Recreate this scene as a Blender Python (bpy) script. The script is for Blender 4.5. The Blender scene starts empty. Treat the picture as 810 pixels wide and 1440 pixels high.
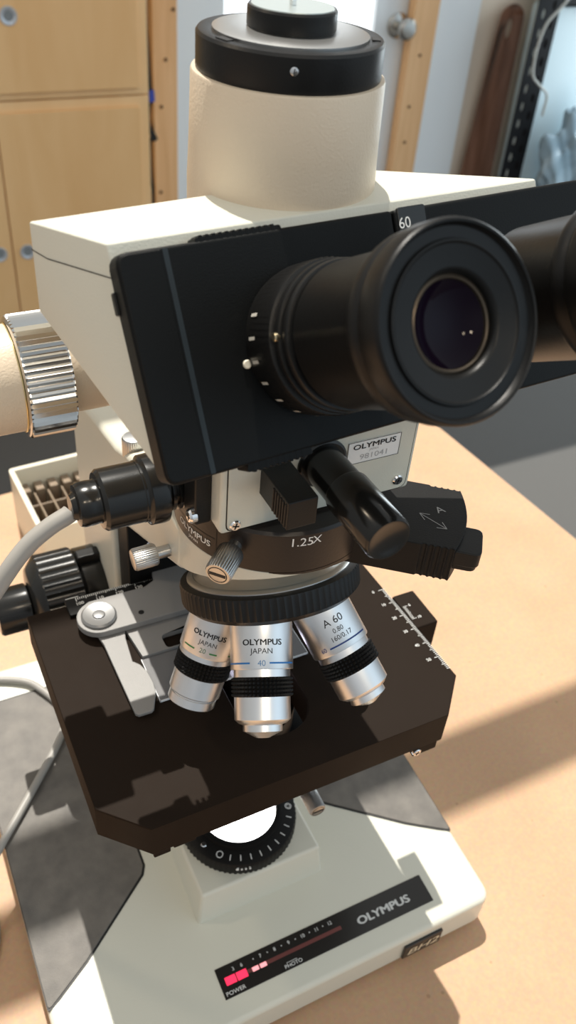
import bpy, bmesh, math, random
from mathutils import Vector, Matrix
random.seed(4)
S = 0.001          # everything below is written in millimetres
ZO = 16.0          # the table top lies 16 mm under the zero of the microscope drawing
SC = bpy.context.scene
COL = SC.collection
PI = math.pi
V = Vector

# ------------------------------------------------------------------ materials
def new_mat(name):
    m = bpy.data.materials.new(name); m.use_nodes = True
    return m, m.node_tree.nodes, m.node_tree.links, m.node_tree.nodes['Principled BSDF']

def mat(name, col, rough=.5, metal=0., spec=.5, noise=0., nscale=300., bump=0., bscale=900., coat=0., emit=None, estr=0., col2=None, trans=0., ior=1.45, rnoise=0., aniso=0.):
    m, N, L, b = new_mat(name)
    b.inputs['Base Color'].default_value = (*col, 1)
    b.inputs['Roughness'].default_value = rough
    b.inputs['Metallic'].default_value = metal
    b.inputs['Specular IOR Level'].default_value = spec
    b.inputs['Coat Weight'].default_value = coat
    b.inputs['Coat Roughness'].default_value = .1
    b.inputs['Transmission Weight'].default_value = trans
    b.inputs['IOR'].default_value = ior
    b.inputs['Anisotropic'].default_value = aniso
    if emit:
        b.inputs['Emission Color'].default_value = (*emit, 1); b.inputs['Emission Strength'].default_value = estr
    tc = N.new('ShaderNodeTexCoord')
    if noise or col2:
        n = N.new('ShaderNodeTexNoise'); n.inputs['Scale'].default_value = nscale; n.inputs['Detail'].default_value = 4
        r = N.new('ShaderNodeMix'); r.data_type = 'RGBA'
        c2 = col2 or tuple(max(0, c*(1-noise)) for c in col)
        r.inputs['A'].default_value = (*col, 1); r.inputs['B'].default_value = (*c2, 1)
        L.new(tc.outputs['Object'], n.inputs['Vector']); L.new(n.outputs['Fac'], r.inputs['Factor']); L.new(r.outputs['Result'], b.inputs['Base Color'])
    if rnoise:
        n = N.new('ShaderNodeTexNoise'); n.inputs['Scale'].default_value = 60; n.inputs['Detail'].default_value = 3
        mr = N.new('ShaderNodeMapRange'); mr.inputs['To Min'].default_value = max(.02, rough-rnoise); mr.inputs['To Max'].default_value = rough+rnoise
        L.new(tc.outputs['Object'], n.inputs['Vector']); L.new(n.outputs['Fac'], mr.inputs['Value']); L.new(mr.outputs['Result'], b.inputs['Roughness'])
    if bump:
        n = N.new('ShaderNodeTexNoise'); n.inputs['Scale'].default_value = bscale; n.inputs['Detail'].default_value = 2
        bp = N.new('ShaderNodeBump'); bp.inputs['Strength'].default_value = bump; bp.inputs['Distance'].default_value = .0003
        L.new(tc.outputs['Object'], n.inputs['Vector']); L.new(n.outputs['Fac'], bp.inputs['Height']); L.new(bp.outputs['Normal'], b.inputs['Normal'])
    return m

CREAM = mat('cream_enamel', (.66, .65, .56), .34, bump=.25, bscale=1400, rnoise=.05)
BEIGE = mat('beige_crinkle_enamel', (.72, .605, .465), .4, bump=.5, bscale=1200)
BLACK = mat('black_enamel', (.008, .008, .008), .36, spec=.35, bump=.15, bscale=1500, rnoise=.06)
MATTE = mat('matte_black_enamel', (.0075, .0072, .007), .45, spec=.25, bump=.25, bscale=2000, rnoise=.05)
GLOSS = mat('gloss_black', (.01, .0098, .009), .2, rnoise=.05)
STAGE = mat('stage_black_coating', (.0175, .0115, .008), .6, spec=.08, bump=.3, bscale=2500, rnoise=.06)
PLATE = mat('front_plate_black', (.0055, .006, .0062), .42, spec=.16, bump=.2, bscale=2200, rnoise=.05)
RUBBER = mat('eyepiece_rubber', (.006, .006, .006), .38, spec=.28, bump=.1)
CHROME = mat('bright_chrome', (.86, .86, .86), .14, 1.)
STEEL = mat('satin_steel', (.55, .55, .54), .3, 1., bump=.06, bscale=2500)
ALU = mat('satin_aluminium', (.80, .81, .82), .33, 1., aniso=.3)
CLIP = mat('matte_silver_coating', (.27, .265, .26), .5, .1, bump=.35, bscale=3000)
CLIPK = mat('silver_knob_cap', (.22, .22, .22), .35, .5)
WHITE = mat('white_lettering', (.82, .82, .80), .5)
GREYL = mat('grey_lettering', (.33, .33, .33), .5)
INK = mat('black_ink', (.012, .012, .012), .5)
BLUE = mat('blue_ink', (.03, .20, .55), .4)
NAVY = mat('dark_blue_ink', (.015, .05, .22), .4)
GREEN = mat('green_ink', (.06, .26, .08), .4)
SILVERL = mat('silver_lettering', (.62, .63, .62), .45)
GOLDL = mat('pale_gold_lettering', (.72, .60, .42), .45)
LABEL = mat('white_label', (.85, .85, .83), .4)
LABELG = mat('grey_label_ink', (.42, .42, .42), .5)
PANEL = mat('panel_black', (.02, .018, .016), .22)
CORD = mat('grey_cord_jacket', (.36, .345, .32), .42, noise=.12, nscale=80)
GLASS = mat('slide_glass', (.30, .30, .31), .25, trans=.45)
GLASSE = mat('slide_lit_edge', (.85, .87, .9), .3)
LENSM = mat('eyepiece_glass', (.006, .0025, .008), .04, spec=.12)
LAMPL = mat('lit_field_lens', (.9, .9, .9), .2, emit=(1., .97, .95), estr=7.)
COND = mat('lit_condenser_lens', (.8, .8, .9), .2, emit=(.86, .82, 1.), estr=9.)
LEDR = mat('red_led', (.5, .02, .06), .3, emit=(1., .035, .10), estr=1.15)
LEDP = mat('pink_led', (.6, .2, .2), .3, emit=(1., .42, .45), estr=1.)
LEDD = mat('unlit_red_window', (.16, .055, .05), .25)
TRAY = mat('cream_plastic', (.78, .72, .58), .4)
TRAYD = mat('brown_compartment_lining', (.30, .20, .13), .6, noise=.5, nscale=40)
DARKW = mat('dark_wood', (.12, .055, .03), .35, noise=.5, nscale=30)

def pad_mat():
    m, N, L, b = new_mat('grey_textured_pad')
    tc = N.new('ShaderNodeTexCoord')
    n = N.new('ShaderNodeTexNoise'); n.inputs['Scale'].default_value = 90; n.inputs['Detail'].default_value = 5
    r = N.new('ShaderNodeValToRGB'); r.color_ramp.elements[0].color = (.105, .096, .086, 1); r.color_ramp.elements[1].color = (.165, .15, .132, 1)
    r.color_ramp.elements[0].position = .3; r.color_ramp.elements[1].position = .7
    w = N.new('ShaderNodeTexVoronoi'); w.inputs['Scale'].default_value = 900
    s = N.new('ShaderNodeMath'); s.operation = 'LESS_THAN'; s.inputs[1].default_value = .055
    n2 = N.new('ShaderNodeTexNoise'); n2.inputs['Scale'].default_value = 45
    g = N.new('ShaderNodeMath'); g.operation = 'GREATER_THAN'; g.inputs[1].default_value = .56
    mu = N.new('ShaderNodeMath'); mu.operation = 'MULTIPLY'
    mx = N.new('ShaderNodeMix'); mx.data_type = 'RGBA'; mx.inputs['B'].default_value = (.5, .47, .43, 1)
    L.new(tc.outputs['Object'], n.inputs['Vector']); L.new(n.outputs['Fac'], r.inputs['Fac']); L.new(r.outputs['Color'], mx.inputs['A'])
    L.new(tc.outputs['Object'], w.inputs['Vector']); L.new(tc.outputs['Object'], n2.inputs['Vector'])
    L.new(w.outputs['Distance'], s.inputs[0]); L.new(n2.outputs['Fac'], g.inputs[0]); L.new(s.outputs[0], mu.inputs[0]); L.new(g.outputs[0], mu.inputs[1])
    L.new(mu.outputs[0], mx.inputs['Factor']); L.new(mx.outputs['Result'], b.inputs['Base Color'])
    b.inputs['Roughness'].default_value = .55
    bn = N.new('ShaderNodeTexNoise'); bn.inputs['Scale'].default_value = 1600
    bp = N.new('ShaderNodeBump'); bp.inputs['Strength'].default_value = .5; bp.inputs['Distance'].default_value = .0003
    L.new(tc.outputs['Object'], bn.inputs['Vector']); L.new(bn.outputs['Fac'], bp.inputs['Height']); L.new(bp.outputs['Normal'], b.inputs['Normal'])
    return m
PAD = pad_mat()

def wood_mat(name, c1, c2, rough=.5, scale=(1, 1, 1), knots=False):
    m, N, L, b = new_mat(name)
    tc = N.new('ShaderNodeTexCoord'); mp = N.new('ShaderNodeMapping'); mp.inputs['Scale'].default_value = scale
    n = N.new('ShaderNodeTexNoise'); n.inputs['Scale'].default_value = 6; n.inputs['Detail'].default_value = 7; n.inputs['Distortion'].default_value = .6
    r = N.new('ShaderNodeValToRGB'); r.color_ramp.elements[0].position = .3; r.color_ramp.elements[1].position = .72
    r.color_ramp.elements[0].color = (*c1, 1); r.color_ramp.elements[1].color = (*c2, 1)
    L.new(tc.outputs['Object'], mp.inputs['Vector']); L.new(mp.outputs['Vector'], n.inputs['Vector']); L.new(n.outputs['Fac'], r.inputs['Fac'])
    L.new(r.outputs['Color'], b.inputs['Base Color']); b.inputs['Roughness'].default_value = rough
    return m
def table_mat():
    m, N, L, b = new_mat('tan_board')
    tc = N.new('ShaderNodeTexCoord')
    n = N.new('ShaderNodeTexNoise'); n.inputs['Scale'].default_value = 12; n.inputs['Detail'].default_value = 8
    r = N.new('ShaderNodeValToRGB'); r.color_ramp.elements[0].position = .3; r.color_ramp.elements[1].position = .75
    r.color_ramp.elements[0].color = (.545, .335, .195, 1); r.color_ramp.elements[1].color = (.62, .395, .24, 1)
    v = N.new('ShaderNodeTexVoronoi'); v.inputs['Scale'].default_value = 42
    lt = N.new('ShaderNodeMath'); lt.operation = 'LESS_THAN'; lt.inputs[1].default_value = .05
    mx = N.new('ShaderNodeMix'); mx.data_type = 'RGBA'; mx.inputs['B'].default_value = (.36, .2, .1, 1)
    hf = N.new('ShaderNodeMath'); hf.operation = 'MULTIPLY'; hf.inputs[1].default_value = .55
    n3 = N.new('ShaderNodeTexNoise'); n3.inputs['Scale'].default_value = 420; n3.inputs['Detail'].default_value = 2
    mx2 = N.new('ShaderNodeMix'); mx2.data_type = 'RGBA'; mx2.blend_type = 'MULTIPLY'; mx2.inputs['Factor'].default_value = .28
    for t in (n, v, n3): L.new(tc.outputs['Object'], t.inputs['Vector'])
    L.new(n.outputs['Fac'], r.inputs['Fac']); L.new(v.outputs['Distance'], lt.inputs[0]); L.new(lt.outputs[0], hf.inputs[0]); L.new(hf.outputs[0], mx.inputs['Factor'])
    L.new(r.outputs['Color'], mx.inputs['A']); L.new(mx.outputs['Result'], mx2.inputs['A']); L.new(n3.outputs['Color'], mx2.inputs['B'])
    L.new(mx2.outputs['Result'], b.inputs['Base Color']); b.inputs['Roughness'].default_value = .55
    return m
TABLE = table_mat()
BIRCH = wood_mat('birch_plywood', (.80, .475, .205), (.88, .56, .27), .45, (2, 2, .5))
BIRCHE = wood_mat('birch_edge', (.84, .53, .25), (.90, .61, .32), .5, (2, 2, .5))
PINE = wood_mat('pine_stud', (.68, .39, .18), (.80, .50, .26), .55, (9, 9, .7))
BOARD = wood_mat('brown_varnished_board', (.17, .08, .05), (.32, .17, .115), .25, (9, 9, .8))

# ------------------------------------------------------------------ helpers
def W(p): return V((p[0]*S, p[1]*S, (p[2]+ZO)*S))

def link(name, me, m=None, parent=None, bevel=0., seg=2, angle=32, smooth=True):
    o = bpy.data.objects.new(name, me); COL.objects.link(o)
    if m:
        me.materials.clear(); me.materials.append(m)
    if smooth:
        for p in me.polygons: p.use_smooth = True
        me.set_sharp_from_angle(angle=math.radians(angle))
    if bevel:
        md = o.modifiers.new('bevel', 'BEVEL'); md.width = bevel*S; md.segments = seg; md.limit_method = 'ANGLE'; md.angle_limit = math.radians(angle); md.harden_normals = True
    if parent is not None:
        o.parent = parent
        o.matrix_parent_inverse = Matrix.Translation(-ORIGIN[parent.name]) if parent.name in ORIGIN else Matrix.Identity(4)
    return o
ORIGIN = {}
def finish(name, bm, m=None, parent=None, **k):
    bmesh.ops.remove_doubles(bm, verts=bm.verts, dist=1e-5)
    bmesh.ops.recalc_face_normals(bm, faces=bm.faces)
    for v in bm.verts: v.co = W(v.co)
    me = bpy.data.meshes.new(name); bm.to_mesh(me); bm.free()
    return link(name, me, m, parent, **k)
def empty(name, loc, label=None, cat=None, group=None):
    o = bpy.data.objects.new(name, None); COL.objects.link(o); o.location = W(loc); o.empty_display_size = .02
    ORIGIN[o.name] = V(o.location)
    tag(o, label, cat, group); return o
def tag(o, label=None, cat=None, group=None, kind=None):
    if label: o['label'] = label
    if cat: o['category'] = cat
    if group: o['group'] = group
    if kind: o['kind'] = kind
    return o

def add_box(bm, x0, x1, y0, y1, z0, z1, M=None):
    vs = [bm.verts.new((x, y, z)) for x in (x0, x1) for y in (y0, y1) for z in (z0, z1)]
    for f in ((0, 1, 3, 2), (4, 6, 7, 5), (0, 4, 5, 1), (2, 3, 7, 6), (0, 2, 6, 4), (1, 5, 7, 3)): bm.faces.new([vs[i] for i in f])
    if M is not None:
        for v in vs: v.co = M @ v.co
    return vs
def frame(o, ax, xref=(0, 0, 1)):
    z = V(ax).normalized(); x = V(xref); x = x - z*x.dot(z)
    if x.length < 1e-4: x = V((1, 0, 0)); x = x - z*x.dot(z)
    x.normalize(); y = z.cross(x)
    M = Matrix((x, y, z)).transposed().to_4x4(); M.translation = V(o); return M
def add_prism(bm, pts, z0, z1, M=None):
    """outline extruded along local z; z0/z1 a number or a function of (x,y)"""
    f0 = z0 if callable(z0) else (lambda x, y: z0); f1 = z1 if callable(z1) else (lambda x, y: z1)
    a = [bm.verts.new((x, y, f0(x, y))) for x, y in pts]; b = [bm.verts.new((x, y, f1(x, y))) for x, y in pts]
    n = len(pts)
    bm.faces.new(a[::-1]); bm.faces.new(b)
    for i in range(n): bm.faces.new((a[i], a[(i+1) % n], b[(i+1) % n], b[i]))
    if M is not None:
        for v in a+b: v.co = M @ v.co
def add_lathe(bm, prof, M=None, seg=64, mod=None, cap0=True, cap1=True):
    """profile [(r, h)]; mod(i_ring, theta_index) scales the radius"""
    rings = []
    for k, (r, h) in enumerate(prof):
        if r < 1e-6:
            rings.append([bm.verts.new((0, 0, h))]); continue
        rg = []
        for i in range(seg):
            t = 2*PI*i/seg; rr = r + (mod(k, i) if mod else 0)
            rg.append(bm.verts.new((rr*math.cos(t), rr*math.sin(t), h)))
        rings.append(rg)
    for a, b in zip(rings, rings[1:]):
        if len(a) == 1 and len(b) == 1: continue
        for i in range(seg):
            j = (i+1) % seg
            if len(a) == 1: bm.faces.new((a[0], b[j], b[i]))
            elif len(b) == 1: bm.faces.new((a[i], a[j], b[0]))
            else: bm.faces.new((a[i], a[j], b[j], b[i]))
    if cap0 and len(rings[0]) > 1: bm.faces.new(rings[0][::-1])
    if cap1 and len(rings[-1]) > 1: bm.faces.new(rings[-1])
    if M is not None:
        for rg in rings:
            for v in rg: v.co = M @ v.co
def lathe(name, prof, M, m, parent, seg=64, mod=None, **k):
    bm = bmesh.new(); add_lathe(bm, prof, M, seg, mod); return finish(name, bm, m, parent, **k)
def ribs(depth, rows): return lambda k, i: (-depth if (i % 2 and k in rows) else 0.)
def smooth_path(pts, n=8):
    out = []
    P = [V(pts[0])*2-V(pts[1])] + [V(p) for p in pts] + [V(pts[-1])*2-V(pts[-2])]
    for i in range(1, len(P)-2):
        for k in range(n):
            t = k/n; a, b, c, d = P[i-1:i+3]
            out.append(.5*((2*b)+(c-a)*t+(2*a-5*b+4*c-d)*t*t+(3*b-a-3*c+d)*t**3))
    out.append(P[-2]); return out
def add_tube(bm, path, r, seg=14, flat=1.):
    rf = r if callable(r) else (lambda t: r)
    prev = None; ref = V((0, 0, 1)); n = len(path)
    for i, p in enumerate(path):
        d = (path[min(i+1, n-1)]-path[max(i-1, 0)]).normalized()
        x = ref-d*ref.dot(d)
        if x.length < .05: x = V((1, 0, 0))-d*d.x
        x.normalize(); ref = x; y = d.cross(x); rr = rf(i/(n-1))
        rg = [bm.verts.new(p+x*rr*flat*math.cos(2*PI*k/seg)+y*rr*math.sin(2*PI*k/seg)) for k in range(seg)]
        if prev:
            for k in range(seg): bm.faces.new((prev[k], prev[(k+1) % seg], rg[(k+1) % seg], rg[k]))
        else: bm.faces.new(rg[::-1])
        prev = rg
    bm.faces.new(prev)
def round_poly(pts, r, n=5):
    out = []; N = len(pts); rs = r if isinstance(r, (list, tuple)) else [r]*N
    for i in range(N):
        p, a, b = V(pts[i]), V(pts[i-1]), V(pts[(i+1) % N]); rr = rs[i]
        if rr <= 0: out.append(tuple(p)); continue
        u, w = (a-p), (b-p); lu, lw = u.length, w.length; u.normalize(); w.normalize()
        ang = u.angle(w); t = min(rr/math.tan(ang/2), lu*.45, lw*.45)
        s, e = p+u*t, p+w*t
        for k in range(n+1):
            q = k/n; out.append(tuple((1-q)**2*s+2*q*(1-q)*p+q*q*e))
    return out
def add_plate(bm, loops, z0, z1, M=None):
    """flat plate with holes (curve fill), extruded"""
    cu = bpy.data.curves.new('tmp', 'CURVE'); cu.dimensions = '2D'; cu.fill_mode = 'BOTH'; cu.extrude = (z1-z0)/2
    for lp in loops:
        sp = cu.splines.new('POLY'); sp.points.add(len(lp)-1); sp.use_cyclic_u = True
        for q, p in zip(sp.points, lp): q.co = (p[0], p[1], 0, 1)
    ob = bpy.data.objects.new('tmp', cu); me = bpy.data.meshes.new_from_object(ob)
    n0 = len(bm.verts); bm.from_mesh(me); bm.verts.ensure_lookup_table()
    for v in bm.verts[n0:]:
        v.co.z += (z0+z1)/2
        if M is not None: v.co = M @ v.co
    bpy.data.objects.remove(ob); bpy.data.curves.remove(cu); bpy.data.meshes.remove(me)
def ell(cx, cy, rx, ry, n=28, a0=0, a1=2*PI):
    return [(cx+rx*math.cos(a0+(a1-a0)*i/n), cy+ry*math.sin(a0+(a1-a0)*i/n)) for i in range(n)]

_fonts = {}
def text_bm(bm, s, size, fn, bold=0., sx=1., align='CENTER', shear=0.):
    """built-in font outlines; fn maps text-plane mm (x, y) to 3-D. size = capital height"""
    cu = bpy.data.curves.new('tmp', 'FONT'); cu.body = s; cu.size = size/.70; cu.align_x = align; cu.resolution_u = 3; cu.fill_mode = 'BOTH'; cu.shear = shear
    ob = bpy.data.objects.new('tmp', cu); me = bpy.data.meshes.new_from_object(ob)
    n0 = len(bm.verts); bm.from_mesh(me); bm.verts.ensure_lookup_table()
    k = bold*size*1.1
    offs = [(0, 0)] if bold < .02 else [(-k, 0), (k, 0), (0, k*.55), (0, -k*.55)]
    for dx, dy in offs[1:]:
        bm.from_mesh(me)
    bm.verts.ensure_lookup_table(); nv = (len(bm.verts)-n0)//len(offs)
    for i, v in enumerate(bm.verts[n0:]):
        c = i//nv; dx, dy = offs[c]; x, y = v.co.x*sx+dx, v.co.y+dy
        p = fn(x, y)
        if c: p = p+(fn(x+.05, y)-p).cross(fn(x, y+.05)-p).normalized()*.03*c      # layers of a bold stroke, a hair apart
        v.co = p
    bpy.data.objects.remove(ob); bpy.data.curves.remove(cu); bpy.data.meshes.remove(me)
def flat(o, xd, yd, lift=.12):
    o, xd = V(o), V(xd).normalized(); yd = V(yd); yd = (yd-xd*yd.dot(xd)).normalized(); n = xd.cross(yd)
    return lambda x, y: o+xd*x+yd*y+n*lift
def shifted(fn, dx, dy): return lambda x, y: fn(x+dx, y+dy)
def quad(bm, fn, x0, x1, y0, y1, n=1):
    for i in range(n):
        a, b = x0+(x1-x0)*i/n, x0+(x1-x0)*(i+1)/n
        bm.faces.new([bm.verts.new(fn(x, y)) for x, y in ((a, y0), (b, y0), (b, y1), (a, y1))])
def ring2d(bm, fn, cx, cy, r0, r1, n=20):
    for i in range(n):
        t, u = 2*PI*i/n, 2*PI*(i+1)/n
        bm.faces.new([bm.verts.new(fn(cx+r*math.cos(a), cy+r*math.sin(a))) for r, a in ((r0, t), (r1, t), (r1, u), (r0, u))])
def deco(name, bm, m, parent):           # lettering and printed marks: no doubles removal
    for v in bm.verts: v.co = W(v.co)
    me = bpy.data.meshes.new(name); bm.to_mesh(me); bm.free()
    return link(name, me, m, parent, smooth=False)
def screw_cap(bm, c, n, r, h=1.0, up=(0, 0, 1)):
    M = frame(c, n, up); add_lathe(bm, [(r, -1), (r, h*.5), (r*.8, h), (0, h)], M, 24)
def screw(name, c, n, r, parent, phillips=True, h=1.0):
    bm = bmesh.new(); screw_cap(bm, c, n, r, h); s = finish(name, bm, CHROME, parent)
    M = frame(c, n, (0.3, 0.2, 1)); bm = bmesh.new()
    for a in ((0, PI/2) if phillips else (0,)):
        Mr = M @ Matrix.Rotation(a, 4, 'Z'); add_box(bm, -r*.6, r*.6, -r*.12, r*.12, h-.1, h+.1, Mr)
    finish('slot', bm, INK, s); return s

# ------------------------------------------------------------------ room
FLZ = -756.0
def struct(name, bm, m, **k): return tag(finish(name, bm, m, **k), kind='structure')
def upr(y): return Matrix(((1, 0, 0, 0), (0, 0, -1, y), (0, 1, 0, 0), (0, 0, 0, 1)))   # outline drawn in x-z, standing at depth y
bm = bmesh.new(); add_box(bm, -2600, 3600, -2600, 1930, FLZ-20, FLZ)
struct('floor', bm, mat('grey_carpet', (.115, .113, .11), .9, noise=.35, nscale=420, bump=.6, bscale=700))
WALLM = mat('shaded_beige_wall', (.80, .70, .58), .6, noise=.05, nscale=4)  # beige tone carries the shade of the unlit wall
DOORM = mat('white_door_paint', (.80, .85, .88), .4)
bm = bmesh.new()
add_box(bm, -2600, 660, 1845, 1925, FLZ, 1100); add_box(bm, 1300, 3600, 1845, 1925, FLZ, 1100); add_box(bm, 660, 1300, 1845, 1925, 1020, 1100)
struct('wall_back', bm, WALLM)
def stud(name, x0, x1):
    bm = bmesh.new(); add_box(bm, x0, x1, 1815, 1846, FLZ, 1000)
    return struct(name, bm, PINE, bevel=2)
stud('trim_1', 592, 651)
stud('trim_2', 1277, 1351)
bm = bmesh.new()
for x, z in ((641, 105), (622, 5), (610, -95), (605, -293), (1312, -5), (1303, -129), (1306, -220)):
    add_lathe(bm, [(0, 0), (4.2, 0), (4.2, 2.2), (0, 1.2)], frame((x, 1815.5, z), (0, -1, 0)), 12)
struct('trim_3', bm, mat('dark_nail_holes', (.16, .08, .035), .8))
# glazed door
bm = bmesh.new()
add_plate(bm, [[(655, FLZ+10), (1290, FLZ+10), (1290, 1000), (655, 1000)], [(778, -330), (1186, -330), (1186, 900), (778, 900)]], -18, 18, upr(1868))
door = struct('door_1', bm, DOORM, bevel=2)
bm = bmesh.new(); add_box(bm, 776, 1188, 1865, 1870, -332, 902)
pane = finish('pane', bm, mat('daylit_door_glass', (.9, .95, 1.), .1, emit=(.95, .98, 1.), estr=1.25), door)
bm = bmesh.new()
add_lathe(bm, [(0, 0), (30, 0), (30, 5), (24, 9), (11, 12), (11, 26), (20, 34), (25, 43), (25, 52), (18, 58), (0, 60)], frame((1254, 1850, 58), (0, -1, 0)), 32)
finish('door_knob', bm, mat('satin_nickel', (.5, .49, .46), .25, 1.), door)
# white panel right of the door; its bluish white stands in for reflected light
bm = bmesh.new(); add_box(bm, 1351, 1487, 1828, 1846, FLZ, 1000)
struct('trim_4', bm, mat('reflected_light_white', (.86, .91, .94), .25))

# cabinets
PULLM = mat('grey_pull_ring', (.55, .58, .62), .3, .5); RECM = mat('pull_recess', (.22, .24, .25), .6)
def cabinet(name, x0, x1, z0, z1, doors, label, pulls):
    r = empty(name, ((x0+x1)/2, 1740, z0), label, 'cabinet')
    bm = bmesh.new(); add_box(bm, x0, x1, 1640, 1843, z0, z1)
    finish('carcass', bm, BIRCHE, r, bevel=1.5)
    for (a, b, c, d), pl in zip(doors, pulls):
        bm = bmesh.new(); add_box(bm, a, b, 1630, 1639.4, c, d)
        dr = finish('door', bm, BIRCH, r, bevel=1.2)
        for px, pz in pl:
            bm = bmesh.new(); add_lathe(bm, [(8.5, -3), (8.5, 0), (12, 2), (15.8, 2), (16.8, 0), (16.8, -1)], frame((px, 1629.8, pz), (0, -1, 0)), 32)
            h = finish('pull', bm, PULLM, dr)
            bm = bmesh.new(); add_lathe(bm, [(0, 0), (9, 0), (9, .4), (0, .4)], frame((px, 1629.4, pz), (0, -1, 0)), 24)
            finish('hole', bm, RECM, dr)
    return r
cabinet('wall_cabinet', -500, 520, -18, 820, [(-488, -30, -3, 806), (-27, 497, -3, 806)],
        'birch cupboard of the upper row, one round metal pull showing, above the pair of doors', [[(-60, 132)], [(247, 132)]])
cabinet('base_cabinet', -500, 520, FLZ, -20.5, [(-488, 198, FLZ+80, -40), (201, 497, FLZ+80, -40)],
        'birch cupboard of the lower row with two doors meeting, pulls behind the cream microscope head', [[(171, -324)], [(231, -325)]])
# dark cord with a blue tie hanging in the gap
bm = bmesh.new(); add_tube(bm, smooth_path([(578, 1828, 420), (580, 1828, 160), (581, 1827, 80), (583, 1826, 38), (585, 1825, -20), (587, 1825, -78), (581, 1826, -119), (589, 1825, -160), (583, 1826, -184), (585, 1826, -260), (590, 1826, -321), (586, 1828, -560)], 8), 4.2, 8)
hc = tag(finish('hanging_cord', bm, mat('dark_green_cord', (.03, .04, .045), .5)), 'thin dark cord hanging in the gap between birch cupboards and pine stud', 'cord')
bm = bmesh.new(); add_prism(bm, round_poly([(581, -84), (594, -82), (592, -56), (581, -60)], 3), -4, 4, upr(1816))
finish('tie', bm, mat('blue_tie', (.04, .07, .4), .5), hc)
bm = bmesh.new(); add_prism(bm, round_poly([(574, -136), (582, -133), (600, -166), (588, -172)], 3), -4, 4, upr(1816))
finish('clip', bm, INK, hc)

# long brown board hung by its slot
bm = bmesh.new()
out = [(1500, -640), (1622, -640), (1628, -330), (1624, 62)] + ell(1586, 72, 38, 38, 12, 0, PI) + [(1546, 40), (1518, -330)]
add_plate(bm, [out, ell(1582, 52, 11, 25, 20)], -3, 3, upr(1815))
tag(finish('straightedge_board', bm, BOARD, bevel=2.5), 'long dark brown wooden board with a slotted rounded top hung on the wall', 'board')

# perforated shelving upright, shelf, bin, bag, cable
su = empty('shelving_unit', (1850, 1770, FLZ), 'black perforated metal shelving unit at the right edge behind the microscope', 'shelf')
RACKM = mat('black_rack_paint', (.006, .0065, .008), .4, spec=.15)
def upright(x0, x1, y):
    lp = [[(x0, FLZ), (x1, FLZ), (x1, 900), (x0, 900)]]
    z = -420.
    while z < 330:
        lp.append(ell(x0+(x1-x0)*.30, z, 5.5, 12, 12)); lp.append(ell(x0+(x1-x0)*.70, z+20, 5.5, 12, 12)); z += 44
    bm = bmesh.new(); add_plate(bm, lp, -1.5, 1.5, upr(y))
    add_box(bm, x1-3, x1, y, y+45, FLZ, 900)
    finish('upright', bm, RACKM, su)
upright(1566, 1638, 1700); upright(2190, 2260, 1700)
for z in (-680, -420, 142, 620):
    bm = bmesh.new(); add_box(bm, 1639, 2189, 1701, 1830, z-14, z); finish('shelf', bm, RACKM, su)
bm = bmesh.new(); add_prism(bm, round_poly([(1664, -419.6), (2140, -419.6), (2160, 118), (1652, 118)], 16), -48, 48, upr(1776))
tag(finish('storage_bin', bm, mat('pale_blue_plastic', (.62, .75, .80), .3), bevel=4), 'pale blue white plastic bin standing on the black shelving unit', 'bin')
bm = bmesh.new(); add_box(bm, 1640, 2100, 1610, 1700, -434, -420); finish('shelf_lip', bm, RACKM, su)
bm = bmesh.new(); bmesh.ops.create_icosphere(bm, subdivisions=5, radius=1)
for v in bm.verts:
    c = v.co; q = 1+.13*math.sin(7*c.x+5*c.z)+.10*math.sin(11*c.z-4*c.x+3*c.y)+.06*math.sin(19*c.x+13*c.z)
    v.co = V((1770+105*c.x*q, 1662+30*c.y*q, max(-419.8, -265+160*c.z*q)))
tag(finish('plastic_bag', bm, mat('crumpled_clear_plastic', (.55, .66, .72), .2, col2=(.06, .15, .22), nscale=9, bump=.5, bscale=60)), 'crumpled bluish plastic bag on the shelf in front of the pale bin', 'bag')
bm = bmesh.new(); add_tube(bm, smooth_path([(1700, 1664, 230), (1643, 1662, 169), (1606, 1660, 130), (1572, 1660, 96), (1559, 1660, 49), (1559, 1660, 0), (1569, 1660, -30), (1604, 1662, -55), (1632, 1664, -78), (1640, 1672, -130)], 8), 3.2, 8)
tag(finish('wall_cable', bm, mat('grey_cable', (.46, .47, .44), .5)), 'thin grey cable looping in front of the black perforated upright', 'cable')

# table
ta = math.radians(4.9)
Mt = Matrix.Translation((391, 451, -16)) @ Matrix.Rotation(ta, 4, 'Z')
tb = empty('table', (0, 0, FLZ), 'tan topped work table carrying the microscope', 'table')
bm = bmesh.new(); add_box(bm, -1500, 0, -800, 0, -22, 0, Mt); finish('tabletop', bm, TABLE, tb, bevel=2.2, seg=3)
for x in (-1440, -60):
    for y in (-740, -60):
        bm = bmesh.new(); add_box(bm, x-25, x+25, y-25, y+25, FLZ+16, -22, Mt); finish('leg', bm, PINE, tb, bevel=2)

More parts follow.
